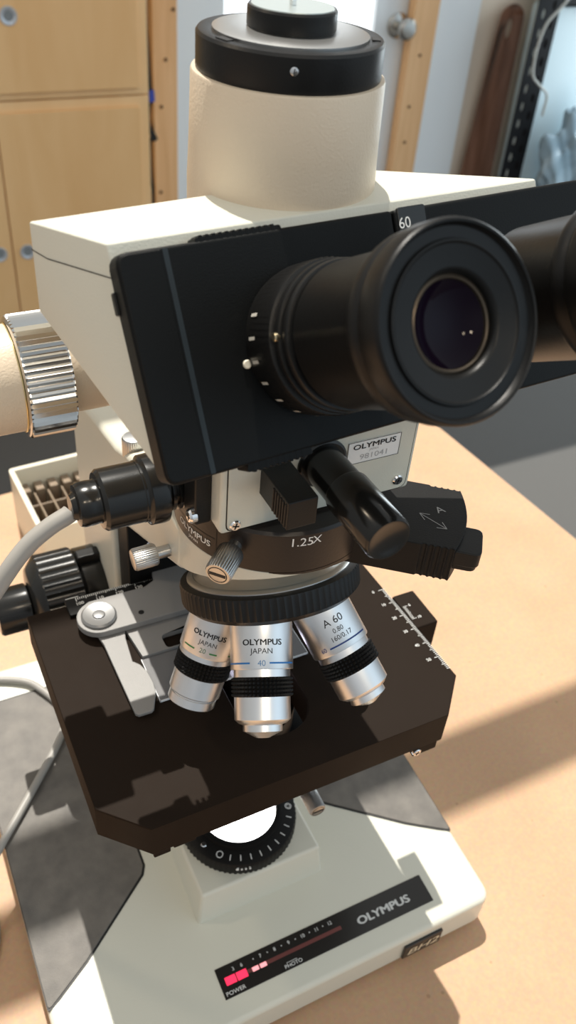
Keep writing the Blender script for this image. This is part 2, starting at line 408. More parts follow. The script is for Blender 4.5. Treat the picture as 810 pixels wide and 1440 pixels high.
# cream tray with compartments
Ms = Matrix.Translation((-41, 284, -16)) @ Matrix.Rotation(math.radians(3), 4, 'Z')
tr = empty('slide_tray', (-10, 320, -16), 'small cream plastic box divided into brown compartments behind the focus knob', 'box')
bm = bmesh.new()
def rect(x0, x1, y0, y1): return [(x0, y0), (x1, y0), (x1, y1), (x0, y1)]
add_plate(bm, [round_poly(rect(0, 78, 0, 88), 4, 4), rect(4, 74, 4, 84)], 0, 56, Ms)
add_box(bm, 2, 76, 2, 86, 1, 4, Ms)
finish('box', bm, TRAY, tr, bevel=.8)
bm = bmesh.new()
for i in range(1, 6): add_box(bm, 4+i*11.6-.8, 4+i*11.6+.8, 4, 72, 4, 38, Ms)
for y in (30, 56): add_box(bm, 4, 74, y-.8, y+.8, 4, 37, Ms)
for i in range(6): add_box(bm, 4+i*11.6+2.4, 4+(i+1)*11.6-2.4, 72, 84, 4, 40, Ms)
finish('divider', bm, mat('brown_divider', (.26, .19, .13), .5), tr, bevel=.5)
bm = bmesh.new(); add_box(bm, 4.3, 73.7, 4.3, 83.7, 4, 12, Ms); finish('lining', bm, TRAYD, tr)

# ------------------------------------------------------------------ microscope
MIC = empty('microscope', (0, 0, -16), 'cream and black laboratory microscope standing on the tan table', 'microscope')

# --- base
zt = lambda x, y: 17+.08*(y+45)
bm = bmesh.new()
outl = round_poly([(-122, -89), (122, -89), (122, 166), (-122, 166)], [9, 9, 12, 12], 6)
add_prism(bm, outl, -11, zt)
base = finish('base', bm, CREAM, MIC, bevel=3.0, seg=4)
for x in (-96, 96):
    for y in (-66, 140):
        bm = bmesh.new(); add_lathe(bm, [(11, -16), (12, -15), (12, -10.5)], Matrix.Translation((x, y, 0)), 24); finish('foot', bm, INK, base)
def pad(sx):
    pts = [(121.6, -45.5), (115, -41.5), (98, -30.5), (57, 1.5), (54.6, 6), (54.6, 20), (58, 70), (58, 138), (62, 141), (121.6, 141)]
    pts = [(sx*x, y) for x, y in pts]
    if sx > 0: pts = pts[::-1]
    bm = bmesh.new(); add_prism(bm, round_poly(pts, 1.5, 3), lambda x, y: zt(x, y)-1.2, lambda x, y: zt(x, y)+.75)
    o = finish('palm_pad', bm, PAD, base, bevel=.5); o['label'] = 'dark grey textured pad'
    bm = bmesh.new(); q = [(sx*x, y) for x, y in [(122.0, -46.6), (115, -42.8), (97.6, -31.6), (56, .6), (53.4, 5.6), (53.4, 20.4), (56.8, 70), (56.8, 142.2), (122.0, 142.2)]]
    if sx > 0: q = q[::-1]
    add_prism(bm, round_poly(q, 1.5, 3), lambda x, y: zt(x, y)-1, lambda x, y: zt(x, y)+.22)
    finish('pad_gasket', bm, INK, base)
pad(-1); pad(1)

# indicator strip
sl = V((0, 1, .08)).normalized()
pan = bmesh.new(); add_prism(pan, [(-39, -76.8), (89, -76.8), (89, -61), (-39, -61)], lambda x, y: zt(x, y)-1, lambda x, y: zt(x, y)+.35)
panel = finish('indicator_panel', pan, PANEL, MIC, bevel=.2, seg=1)
pf = flat((-39, -76.8, zt(0, -76.8)+.35), (1, 0, 0), sl, .1)
bm = bmesh.new(); text_bm(bm, 'OLYMPUS', 4.1, shifted(pf, 98.6, 4.9), bold=.07, sx=1.32)
deco('maker_name', bm, SILVERL, panel)
bm = bmesh.new()
for s, x in (('3', 9.2), ('6', 14.0), ('7', 25), ('8', 33.4), ('9', 41.8), ('10', 50.3), ('11', 58.8), ('12', 67.0)): text_bm(bm, s, 1.9, shifted(pf, x, 11.6), bold=.01)
for x in (20.9, 29.2, 37.6, 46, 54.6, 62.9): ring2d(bm, pf, x, 12.6, 0, .32, 10)
text_bm(bm, 'POWER', 2.0, shifted(pf, 6.6, 1.2), bold=.01, sx=1.1); text_bm(bm, 'PHOTO', 1.9, shifted(pf, 39.8, 1.0), bold=.01, sx=1.1)
quad(bm, pf, 36.4, 42.4, 3.5, 3.7); quad(bm, pf, 36.4, 36.6, 2.7, 3.7); quad(bm, pf, 42.2, 42.4, 2.7, 3.7)
deco('panel_lettering', bm, WHITE, panel)
pf2 = flat((-39, -76.8, zt(0, -76.8)+.35), (1, 0, 0), sl, .06)
bm = bmesh.new(); quad(bm, pf2, 3.0, 72, 7.0, 9.0); o = deco('meter_window', bm, LEDD, panel); o['label'] = 'dim unlit red bar'
for x0, x1, y0, y1, m, n in ((3.2, 9.0, 5.9, 10.0, LEDR, 'red_light'), (9.6, 15.4, 5.9, 10.0, LEDR, 'red_light'), (18.4, 22.0, 6.7, 8.9, LEDP, 'pink_light'), (22.9, 26.6, 6.7, 8.9, LEDP, 'pink_light')):
    bm = bmesh.new(); quad(bm, pf, x0, x1, y0, y1); deco(n, bm, m, panel)

# model plaque on the front face
bm = bmesh.new(); add_box(bm, 63.2, 88.5, -90.6, -88.5, -7.8, 5.8); plq = finish('model_plaque', bm, PANEL, MIC, bevel=.6)
bm = bmesh.new(); text_bm(bm, 'BH2', 6.4, flat((75.8, -90.6, -4.2), (1, 0, 0), (0, 0, 1), .15), bold=.03, sx=1.3, shear=.18); deco('plaque_lettering', bm, GOLDL, plq)

# --- lamp pedestal and field lens
bm = bmesh.new()
tp = [(-35.5, -34), (35.5, -34), (35.5, 34), (-35.5, 34)]; bt = [(-38.5, -37), (38.5, -37), (38.5, 37), (-38.5, 37)]
a = [bm.verts.new((x, y, 14)) for x, y in bt]; b = [bm.verts.new((x, y, 41.5)) for x, y in tp]
bm.faces.new(a[::-1]); bm.faces.new(b)
for i in range(4): bm.faces.new((a[i], a[(i+1) % 4], b[(i+1) % 4], b[i]))
finish('lamp_pedestal', bm, CREAM, MIC, bevel=2, seg=3)
SG = 144
ringp = [(22, 41), (32.4, 41), (33, 42), (33, 49), (32.2, 50), (31, 50.4), (24.5, 51.6), (24.2, 54), (22, 54.4), (21.2, 54), (21, 50), (0, 50)]
bm = bmesh.new(); add_lathe(bm, ringp, None, SG, ribs(.9, (2, 3))); flr = finish('field_lens_ring', bm, MATTE, MIC, angle=40)
bm = bmesh.new(); add_lathe(bm, [(21.2, 50.2), (20, 51.8), (15, 53.2), (8, 54), (0, 54.3)], None, 48, cap0=False); o = finish('field_lens', bm, LAMPL, flr); o['label'] = 'brightly lit white lens'
bm = bmesh.new()
def onring(r0, r1, a0, a1, z=50.7):
    bm.faces.new([bm.verts.new((r*math.cos(math.radians(t)), r*math.sin(math.radians(t)), z+(31-r)*.18)) for r, t in ((r0, a0), (r1, a0), (r1, a1), (r0, a1))])
for k in range(9): onring(27.2, 30.2, 238+k*11.2-.45, 238+k*11.2+.45)
def ringmark(a, r, R=28.4, fill=False):
    c = V((R*math.cos(math.radians(a)), R*math.sin(math.radians(a)), 0))
    ring2d(bm, lambda x, y: V((c.x+x, c.y+y, 50.75+(31-(c+V((x, y, 0))).length)*.18)), 0, 0, 0 if fill else r*.78, r, 20)
ringmark(226, 1.9); ringmark(341, 1.9); ringmark(341, 1.1); 
deco('scale_marks', bm, WHITE, flr)
for a in (205, 354): 
    c = (28*math.cos(math.radians(a)), 28*math.sin(math.radians(a)), 51.2); screw('screw', c, (0, 0, 1), 1.6, flr, False, .8)
bm = bmesh.new()
for k in range(4): screw_cap(bm, (33.1*math.cos(math.radians(246+k*4)), 33.1*math.sin(math.radians(246+k*4)), 47), (math.cos(math.radians(246+k*4)), math.sin(math.radians(246+k*4)), 0), .55 if k else .8, .2)
deco('index_dots', bm, WHITE, flr)

# --- limb: column and arm, one casting
und = lambda y: 278-.49*(y+50)
bm = bmesh.new()
prof = [(84, 17), (84, und(84)), (0, und(0)), (-12, und(-12)), (-12, 281), (28, 281), (70, 264.5), (108, 257), (140, 249), (148, 238), (148, 17)]
MY = Matrix(((0, 0, 1, 0), (1, 0, 0, 0), (0, 1, 0, 0), (0, 0, 0, 1)))
add_prism(bm, prof, -38, 38, MY)
limb = finish('limb', bm, CREAM, MIC, bevel=3.2, seg=3)
bm = bmesh.new(); add_lathe(bm, [(37.6, 230), (37.6, 281.2)], Matrix.Translation((0, -12, 0)), 72)
for v in bm.verts:
    if v.co.z < 260: v.co.z = min(und(v.co.y)+2.4, 280.6)
finish('arm_head', bm, CREAM, limb, bevel=1.2)
bm = bmesh.new(); add_prism(bm, [(-35, 68), (35, 68), (35, 84.5), (-35, 84.5)], 60, lambda x, y: und(y)-.6); gd = finish('focus_guide', bm, MATTE, MIC, bevel=1)
screw('screw', (-22, 68, 201), (0, -1, 0), 4.2, gd, False, 1.0)

# --- focus knobs (left side; the right pair mirrors them)
for sx in (-1, 1):
    Mk = frame((sx*37, 117, 134), (sx, 0, 0))
    bm = bmesh.new(); add_lathe(bm, [(24.5, 0), (25, 1), (25, 12), (23.5, 13.5), (26, 14), (26.5, 15), (26.5, 34), (25.5, 35), (20, 40), (13, 41), (0, 41)], Mk, 72, ribs(1.5, (5, 6)))
    ck = finish('coarse_focus_knob', bm, GLOSS, MIC, angle=40); ck['label'] = 'glossy black ribbed coarse knob'
    bm = bmesh.new(); add_lathe(bm, [(11, 41), (12.8, 42), (13, 43), (13, 58), (12, 59.5), (0, 59.5)], Mk, 72, ribs(.7, (2, 3)))
    finish('fine_focus_knob', bm, GLOSS, ck, angle=40)

# --- stage
bm = bmesh.new()
so = [(-87, 68), (-87.2, -45.2), (-69.7, -62.5), (71.8, -62.5), (88.4, -44.7), (84.6, 68)]
hole = ell(0, -26, 16.5, 16.5, 20, PI, 2*PI) + ell(0, 6, 16.5, 16.5, 20, 0, PI)
add_plate(bm, [so, hole], 157, 176)
stage = finish('stage', bm, STAGE, MIC, bevel=.6, angle=50)
bm = bmesh.new(); add_plate(bm, [[(-84, 66), (-84, -42), (-67, -52), (66, -52), (78, -40), (78, 66)], ell(0, -10, 24, 30)], 150, 157.2)
add_box(bm, 57, 70, -62.3, -40, 151.5, 157.2); add_box(bm, -60, -50, -61, -40, 152.5, 157.2)
add_box(bm, -68.8, -61.5, -61.8, -40, 152.5, 157.2)
finish('stage_carrier', bm, STAGE, stage, bevel=.5)
screw('screw', (58.8, -62.4, 154.2), (0, -1, 0), 2.2, stage, True, .7)
# printed ruler on the right edge
stf = lambda x, y: V((x, y, 176.12))
bm = bmesh.new()
for k in range(59):
    y = 18.4-k; xr = 86.2-(y-18)*.034; L_ = 3.4 if k % 10 == 0 else (2.6 if k % 5 == 0 else 1.7)
    quad(bm, stf, xr-L_, xr+.0, y-.13, y+.13)
for k in range(6):
    y = 18.4-10*k; text_bm(bm, str(10*k) if k else '0', 1.7, (lambda yy: (lambda x, q: V((79.6-(yy-18)*.034+x, yy-.8+q, 176.14))))(y), bold=.01)
deco('ruler_marks', bm, WHITE, stage)
bm = bmesh.new(); add_box(bm, 87.6, 100.5, -11.5, 12.5, 157, 175.6); vb = finish('vernier_block', bm, STAGE, stage, bevel=.8)
bm = bmesh.new(); vf = lambda x, y: V((x, y, 175.75))
for k in range(11):
    quad(bm, vf, 88.6, 91.2 if k % 10 == 0 else (90.6 if k % 5 == 0 else 90.2), 3.6-k*.9-.12, 3.6-k*.9+.12)
text_bm(bm, '0', 1.6, lambda x, y: vf(92.6+x, 2.9+y)); text_bm(bm, '10', 1.6, lambda x, y: vf(93.0+x, -6.0+y))
deco('vernier_marks', bm, WHITE, stage)

# --- slide holder
bm = bmesh.new()
hb = [(-56.6, 38)] + ell(-56.6, 48.8, 10.4, 10.8, 14, 1.5*PI, .55*PI)[1:] + [(-58.4, 60), (-30, 59.8), (-24.4, 62.5), (-23.2, 67), (-23.2, 84), (20, 84), (20, 60), (52, 60), (52, 36.6)]
add_prism(bm, hb[::-1], 179.4, 183)
hold = finish('slide_holder', bm, CLIP, MIC, bevel=.5)
bm = bmesh.new()
add_plate(bm, [[(-46.8, 40), (-44.6, 20.3), (42, 20.3), (42, 40)], round_poly(rect(-32.5, 32, 20.9, 29.6), 2.4, 4)], 176.2, 179)
finish('holder_frame', bm, CLIP, hold, bevel=.3)
bm = bmesh.new()
fg = [(-60, 41), (-58.9, 34), (-58.6, 13.4), (-58.2, -9.4), (-57, -10.6), (-51, -10.8), (-49.8, -9.8), (-46.0, -1.6), (-45.2, 4), (-45.6, 11), (-47.2, 16), (-49.2, 18.6), (-49.8, 19.2), (-48.3, 34), (-46.4, 41)]
add_prism(bm, fg[::-1], 177.4, 179.2)
finish('spring_finger', bm, CLIP, hold, bevel=.4)
bm = bmesh.new(); add_lathe(bm, [(8.4, 182.9), (8.4, 184.2), (7.6, 185), (3.4, 184.3), (3.0, 184.3), (2.6, 184.9), (0, 185.3)], Matrix.Translation((-56.6, 48.4, 0)), 48)
finish('pivot_cap', bm, CLIPK, hold)
bm = bmesh.new(); add_lathe(bm, [(1.4, 182.6), (1.4, 183.1), (0, 183.1)], Matrix.Translation((-37.2, 43.6, 0)), 20); finish('screw_hole', bm, INK, hold)
bm = bmesh.new(); add_prism(bm, [(-68, 58.6), (40, 58.6), (40, 69.5), (-68, 69.5)], 176.1, 178.2); scb = finish('scale_bar', bm, MATTE, MIC, bevel=.3)
bm = bmesh.new(); xf = lambda x, y: V((x, y, 178.32))
for k in range(-6, 46):
    x = -62.6+k
    if k < 0: continue
    quad(bm, xf, x-.2, x+.2, (66.6 if k % 10 == 0 else 67.2) if k % 5 == 0 else 67.8, 69.3)
for k in range(4): text_bm(bm, str(100+10*k), 1.9, (lambda x0: (lambda x, y: xf(x0+x, 64.0+y)))(-61.5+10*k), bold=.03)
quad(bm, xf, -67.4, -61.0, 69.7, 70.1)
deco('ruler_marks', bm, WHITE, scb)
# --- condenser under the stage
bm = bmesh.new()
add_lathe(bm, [(20, 92), (24, 93), (24, 112), (30, 114), (30, 134), (24, 136), (24, 150), (15.5, 152), (13, 166), (9, 172)], None, 64, cap1=True)
cnd = finish('condenser', bm, MATTE, MIC)
bm = bmesh.new(); add_lathe(bm, [(9.2, 171.8), (8, 173), (4, 173.7), (0, 173.9)], Matrix.Translation((0, 0, .4)), 32, cap0=False); finish('condenser_lens', bm, COND, cnd)
def thumb(name, c0, c1, r, parent, slot=True, neck=3.):
    c0, c1 = V(c0), V(c1); d = (c1-c0); L_ = d.length; M = frame(c0, d)
    bm = bmesh.new(); add_lathe(bm, [(r*.55, -neck), (r*.55, 0), (r*.9, .01), (r, .6), (r, L_-.8), (r*.9, L_), (r*.82, L_), (r*.7, L_+.15), (0, L_+.15)], M, 72, ribs(r*.07, (3, 4)))
    o = finish(name, bm, STEEL, parent, angle=40)
    if slot:
        bm = bmesh.new(); add_box(bm, -r*.13, r*.13, -r*.62, r*.62, L_+.1, L_+.3, M); finish('slot', bm, INK, o)
        bm = bmesh.new(); add_lathe(bm, [(r*.66, 0), (r*.7, .1), (r*.74, 0)], M @ Matrix.Translation((0, 0, L_+.16)), 32, cap0=False, cap1=False); finish('groove', bm, INK, o)
    return o
thumb('condenser_screw', (22.6, -24, 101), (22.4, -44, 101), 4.4, MIC, neck=8)

# --- nosepiece
z0, rho, al, ph, yaw, Lf, Mf, x0, y0, be = 226.1679, 21.1764, .4411, -.6004, -.0483, 43.9015, 25.6887, .787, .425, .4803
fw = V((math.sin(yaw), -math.cos(yaw), 0)); sd = V((math.cos(yaw), math.sin(yaw), 0)); zz = V((0, 0, 1))
ax = fw*math.sin(be)-zz*math.cos(be); e1 = fw*math.cos(be)+zz*math.sin(be)
nc = V((x0, y0, z0))+e1*rho
MN = frame(nc, -ax, e1)        # local z points up out of the nosepiece
bm = bmesh.new(); add_lathe(bm, [(20, 1.8), (34, 2.4), (36.2, 4.6), (36.8, 5.4), (36.8, 12.6), (36.2, 13.4), (33.4, 14.2)], MN, 168, ribs(.9, (3, 4)))
nose = finish('nosepiece_ring', bm, BLACK, MIC, angle=35)
bm = bmesh.new(); add_lathe(bm, [(33.6, 13), (33.6, 14.6), (32.6, 15.4), (31.2, 15.6), (30.6, 15.2), (29, 16), (26, 20), (24, 27), (24, 30)], MN, 96); finish('nosepiece_dome', bm, STEEL, nose)

cam = V((-124.3, -240.8, 492.8))
def objective(k, kind):
    t = ph+k*math.radians(72)
    if kind == 'rear':
        sh = V((0, 0, z0)); d = V((0, 0, -1))
    else:
        rd = e1*math.cos(t)+sd*math.sin(t); sh = nc+rd*rho; d = (ax*math.cos(al)+rd*math.sin(al)).normalized()
    # reading side of the barrel (the engraving faces forward and left, the way the nosepiece is turned)
    fc = cam-sh; fc = (fc-d*fc.dot(d)).normalized()
    off = {'o20': -.02, 'o40': -.10, 'o60': -.22}.get(kind, 0)
    M = frame(sh, d, fc)
    if kind == 'o20': pr = [(10.5, -4), (12.1, -3.5), (12.1, 18.6), (11.9, 19), (11.4, 19), (11.4, 21.4), (0, 21.4)]
    else: pr = [(10.5, -4), (12.1, -3.5), (12.1, 19), (11.9, 19.4), (10.9, 19.4), (10.9, 22.4), (0, 22.4)]
    bm = bmesh.new(); add_lathe(bm, pr, M, 72); ob = finish('objective', bm, ALU, MIC)
    # rubbery black grip with rows of small studs
    g0, g1 = (21.2, 29.0) if kind == 'o20' else (22.2, 29.6)
    rows = []; nrow = 5
    for i in range(nrow):
        a = g0+(g1-g0)*i/nrow; w = (g1-g0)/nrow; rows += [(11.0, a), (11.9, a+w*.3), (11.9, a+w*.72)]
    rows.append((11.0, g1)); bumps = [i for i in range(len(rows)) if i % 3]
    bm = bmesh.new(); add_lathe(bm, [(9, g0)]+rows+[(9, g1)], M, 88, lambda q, i: (-.9 if (i % 2 and (q-1) in bumps) else 0.)); finish('grip', bm, MATTE, ob, angle=25)
    if kind == 'o20': lo = [(9, 28.8), (10.9, 29.2), (10.9, 37.6), (10.6, 38), (9.6, 38.2), (9.6, 38.9), (10.1, 39.1), (10.1, 42.6), (9.8, 43), (6, 43.2), (5.4, 42.6), (0, 42.6)]
    else: lo = [(9, 29.2), (10.8, 29.6), (10.8, 38.0), (9.0, 39.6), (7.6, 40.0), (7.6, 42.4), (6.9, 42.7), (2.6, 44.9), (2.1, 44.6), (0, 44.6)]
    bm = bmesh.new(); add_lathe(bm, lo, M, 64); finish('front_barrel', bm, ALU, ob)
    if kind in ('rear', 'spare'): return ob
    R0 = 12.16
    up = -d; right = (-fc).cross(up)
    def cyl(s, dx=0., r=R0):
        def fn(x, y):
            a = off+(x+dx)/R0
            return sh+d*(s-y)+fc*(r*math.cos(a))+right*(r*math.sin(a))
        return fn
    bm = bmesh.new()
    if kind == 'o40':
        text_bm(bm, 'OLYMPUS', 2.2, cyl(10.4, 1.5), bold=.035, sx=1.15); text_bm(bm, 'JAPAN', 2.0, cyl(13.6, 1.3), bold=.008, sx=1.05)
        deco('lettering', bm, INK, ob); bm = bmesh.new(); text_bm(bm, '40', 2.2, cyl(18.2, 1.2)); deco('power_number', bm, mat('blue_grey_ink', (.12, .28, .5), .4), ob)
        bm = bmesh.new()
        for a, b in ((-16, -3.4), (4.2, 17)): quad(bm, cyl(17.1), a, b, -.32, .32, 14)
        deco('colour_band', bm, BLUE, ob)
    elif kind == 'o20':
        text_bm(bm, 'OLYMPUS', 2.1, cyl(10.2, -.8), bold=.035, sx=1.12); text_bm(bm, 'JAPAN', 1.9, cyl(13.6, -.3), bold=.005)
        deco('lettering', bm, INK, ob); bm = bmesh.new(); text_bm(bm, '20', 2.0, cyl(17.0, -1.6)); deco('power_number', bm, mat('green_grey_ink', (.16, .26, .18), .4), ob)
        bm = bmesh.new()
        for a, b in ((-11, -5.2), (1.4, 4.6), (10, 13)): quad(bm, cyl(16.4), a, b, -.3, .3, 8)
        deco('colour_band', bm, GREEN, ob)
    else:
        text_bm(bm, 'A 60', 3.0, cyl(8.6, 4.6), bold=.01, sx=1.05); text_bm(bm, '0.80', 1.9, cyl(12.0, 4.8)); text_bm(bm, '160/0.17', 1.9, cyl(14.9, 4.9))
        deco('lettering', bm, INK, ob); bm = bmesh.new()
        quad(bm, cyl(16.8), -1.8, 16, -.3, .3, 14); text_bm(bm, '60', 1.8, cyl(17.4, -4.6)); deco('colour_band', bm, NAVY, ob)
    return ob
o = objective(-1, 'o20'); o['label'] = 'silver twenty power barrel with green marks, leaning left'
o = objective(0, 'o40'); o['label'] = 'silver forty power barrel with blue line, in front'
o = objective(1, 'o60'); o['label'] = 'silver sixty power barrel with dark blue line, leaning right'
objective(2, 'spare'); objective(3, 'rear')

# --- drum between arm and head unit
bm = bmesh.new(); add_lathe(bm, [(36, 280.6), (37.4, 281), (38, 281.8), (38, 298.6), (37, 299.6), (0, 299.6)], Matrix.Translation((0, -12, 0)), 96)
drum = finish('tube_changer_drum', bm, mat('dark_brown_black_enamel', (.018, .0125, .01), .36, bump=.15, rnoise=.05), MIC)
bm = bmesh.new(); prev = None
for i in range(61):
    dg = -118+i*3.1; t = math.radians(dg); k = min(1, max(0, (dg+118)/30)); x, y = math.cos(t), math.sin(t)
    zb = 281.4-(281.4-min(und(-12+38*y)+2.3, 281))*k
    ring = [bm.verts.new((r*x, -12+r*y, z)) for r, z in ((37.7, 281.5), (38, 281.5), (38, zb), (37.7, zb))]
    if prev:
        for a, b in ((0, 1), (1, 2), (2, 3), (3, 0)): bm.faces.new((prev[a], prev[b], ring[b], ring[a]))
    prev = ring
finish('drum_skirt', bm, drum.data.materials[0], drum)
def drumtxt(adeg, z):
    a0 = math.radians(adeg)
    return lambda x, y: V((38.12*math.cos(a0+x/38), -12+38.12*math.sin(a0+x/38), z+y))
bm = bmesh.new(); text_bm(bm, '1.25', 3.6, drumtxt(-102, 294), sx=1.0); text_bm(bm, 'X', 3.4, drumtxt(-93.6, 294.4)); deco('lettering', bm, WHITE, drum)
bm = bmesh.new(); text_bm(bm, 'OLYMPUS', 2.6, drumtxt(194.5, 286), bold=.03, sx=1.12); text_bm(bm, 'JAPAN', 1.3, drumtxt(195, 283.6)); deco('maker_name', bm, WHITE, drum)
bm = bmesh.new(); fn = drumtxt(212, 0); quad(bm, fn, -.12, .12, 283, 296); fn = drumtxt(190, 0); quad(bm, fn, -14, 14, 290.4, 290.65, 10); deco('label_outline', bm, mat('dark_line', (.004, .003, .003), .6), drum)
ra = math.radians(-137)
d1 = V((math.cos(ra), math.sin(ra), 0)); pc = V((0, -12, 291))
thumb('clamp_screw', pc+d1*41, pc+d1*52.5+V((0, 0, -1)), 4.8, drum, neck=5)
thumb('nosepiece_screw', (-43.5, 0, 260.5), (-53, 0, 260.2), 4.5, MIC, slot=False, neck=8)
# analyser slider on the right
la = math.radians(-38); lx = V((math.cos(la), math.sin(la), 0)); ly = V((-math.sin(la), math.cos(la), 0))
ML = Matrix((lx, ly, V((0, 0, 1)))).transposed().to_4x4(); ML.translation = V((0, -12, 0))
lo = [(20, -18), (54, -18)]
for i in range(5): lo += [(57+i*2.4, -18), (57.7+i*2.4, -17.3), (58.6+i*2.4, -17.3)]
lo += [(69.2, -18)] + [(69.2+3.4*(1-(q/18)**2), q) for q in (-15, -12, -9, -6, -3, 0, 3, 6, 9, 12, 15)] + [(69.2, 18)]
for i in range(5): lo += [(68.6-i*2.4, 17.3), (67.6-i*2.4, 17.3), (66.9-i*2.4, 18)]
lo += [(20, 18)]
bm = bmesh.new(); add_prism(bm, lo, 276, 291.2, ML); lev = finish('analyser_slider', bm, MATTE, MIC, bevel=.35)
bm = bmesh.new(); add_prism(bm, round_poly([(60, -16.5), (79, -16.5), (79, -1.5), (60, -1.5)], 3, 4), 283, 289.6, ML)
add_prism(bm, round_poly([(60, -15.6), (78.4, -15.6), (78.4, -2.4), (60, -2.4)], 3, 4), 280.4, 283.2, ML); finish('slider_tab', bm, BLACK, lev, bevel=.5)
bm = bmesh.new(); lf = lambda x, y: ML @ V((x, y, 291.35))
def seg2(p, q, w=.28):
    p, q = V(p), V(q); n = (q-p).normalized(); n = V((-n.y, n.x))*w/2
    bm.faces.new([bm.verts.new(lf(*z)) for z in (p-n, q-n, q+n, p+n)])
seg2((55, -.8), (65.6, -7.2)); 
seg2((55, -.8), (58.8, -.6)); seg2((55, -.8), (57.2, -4.2)); seg2((65.6, -7.2), (61.8, -7.4)); seg2((65.6, -7.2), (63.6, -3.8))
text_bm(bm, 'A', 3.8, lambda x, y: lf(63.2+x*.8-y*.55, 2.0+x*.5+y*.72)); deco('engraving', bm, GREYL, lev)

# --- head unit block (cream) on the drum
bm = bmesh.new(); add_box(bm, -34.5, 40.3, -40, 36, 299.4, 352); blk = finish('head_unit', bm, CREAM, MIC, bevel=1.6, seg=3)
bm = bmesh.new(); add_prism(bm, round_poly([(-32.2, 300.8), (38.2, 300.8), (38.2, 350), (-32.2, 350)], [3, 3, 1, 1], 4), 0, .55, Matrix(((1, 0, 0, 0), (0, 0, -1, -39.9), (0, 1, 0, 0), (0, 0, 0, 1))))
finish('cover_plate', bm, CREAM, blk, bevel=.2, seg=1)
bm = bmesh.new(); add_prism(bm, round_poly([(-32.6, 300.4), (38.6, 300.4), (38.6, 350.4), (-32.6, 350.4)], [3, 3, 1, 1], 4), 0, .1, Matrix(((1, 0, 0, 0), (0, 0, -1, -39.95), (0, 1, 0, 0), (0, 0, 0, 1))))
finish('cover_gap', bm, INK, blk)
screw('screw', (-29.4, -40.4, 303.2), (0, -1, 0), 2.1, blk); screw('screw', (34.3, -40.4, 305.0), (0, -1, 0), 2.1, blk)
bm = bmesh.new(); add_box(bm, 11.2, 32.2, -40.75, -40.2, 317.2, 326.4); lb = finish('serial_label', bm, LABEL, MIC, bevel=.15, seg=1)
bm = bmesh.new(); lbf = flat((21.7, -40.75, 317.2), (1, 0, 0), (0, 0, 1), .08)
text_bm(bm, 'OLYMPUS', 2.05, shifted(lbf, 0, 6.0), bold=.035, sx=1.34); deco('maker_name', bm, INK, lb)
bm = bmesh.new(); text_bm(bm, 'JAPAN', .9, shifted(lbf, 0, 4.5)); text_bm(bm, '981041', 2.2, shifted(lbf, .4, 1.4), sx=1.25); deco('serial_number', bm, LABELG, lb)
bm = bmesh.new()
for x0, x1, y0, y1 in ((-10.5, 10.5, 0, .2), (-10.5, 10.5, 9.0, 9.2), (-10.5, -10.3, 0, 9.2), (10.3, 10.5, 0, 9.2)): quad(bm, lbf, x0, x1, y0, y1)
deco('label_border', bm, INK, lb)
# pointer control rod and slider
Mr = frame((1.6, -40, 321), (0, -1, .02))
bm = bmesh.new(); add_lathe(bm, [(9.2, -1), (9.2, 1.2), (8.4, 1.8), (7.2, 1.8), (7.2, 17), (7.0, 17.2), (7.8, 17.6), (8.0, 18.2), (8.0, 42.4), (7.3, 43.6), (6.6, 43.6), (5.6, 43.2), (0, 42.8)], Mr, 56)
finish('pointer_rod', bm, GLOSS, MIC)
bm = bmesh.new(); add_box(bm, -21, -10.4, -60.5, -40, 314, 325)
for i in range(6): add_box(bm, -21.5, -19, -59.5+i*1.7, -58.5+i*1.7, 314.4, 324)
finish('light_slider', bm, BLACK, MIC, bevel=.7)

# --- pointer lamp on the left of the block
YL, ZL = -12.5, 303.5
bm = bmesh.new()
pts = [(9.2, 0), (9.2, 1)]
for i in range(7): pts += [(9.2, 1+i*2.5), (9.2, 2.2+i*2.5), (7.6, 2.3+i*2.5), (7.6, 3.4+i*2.5)]
pts += [(9.0, 18.8), (12.4, 19.2), (12.6, 20.6), (12.4, 25), (11.4, 25.6), (11, 26.2), (11, 26.9), (10.8, 27.2), (10.8, 40), (9.8, 41.2), (7.8, 41.4), (7.6, 42), (7.8, 44), (7.8, 47), (7.2, 48.6), (5.0, 49), (4.2, 50.6), (0, 50.6)]
ML2 = frame((-26.5, YL, ZL), (-1, 0, 0)); add_lathe(bm, pts, ML2, 56)
plamp = finish('pointer_lamp', bm, GLOSS, MIC)
bm = bmesh.new(); add_prism(bm, round_poly([(-32.5, 299.2), (-22, 299.2), (-22, 322), (-6, 322), (-6, 330), (-32.5, 330)], 2), -40.5, -34.4, Matrix(((0, 0, 1, 0), (1, 0, 0, 0), (0, 1, 0, 0), (0, 0, 0, 1))))
finish('lamp_bracket', bm, BLACK, plamp, bevel=.8)
screw('screw', (-40.6, -30.5, 303), (-1, 0, 0), 2.6, plamp, True, 1.6)

thumb('arm_screw', (-33, 57, 266), (-33, 57, 276), 5, MIC, slot=False)
bm = bmesh.new(); add_box(bm, -50.5, -38, 112, 119, 154, 164); finish('tension_lever', bm, BLACK, MIC, bevel=1)

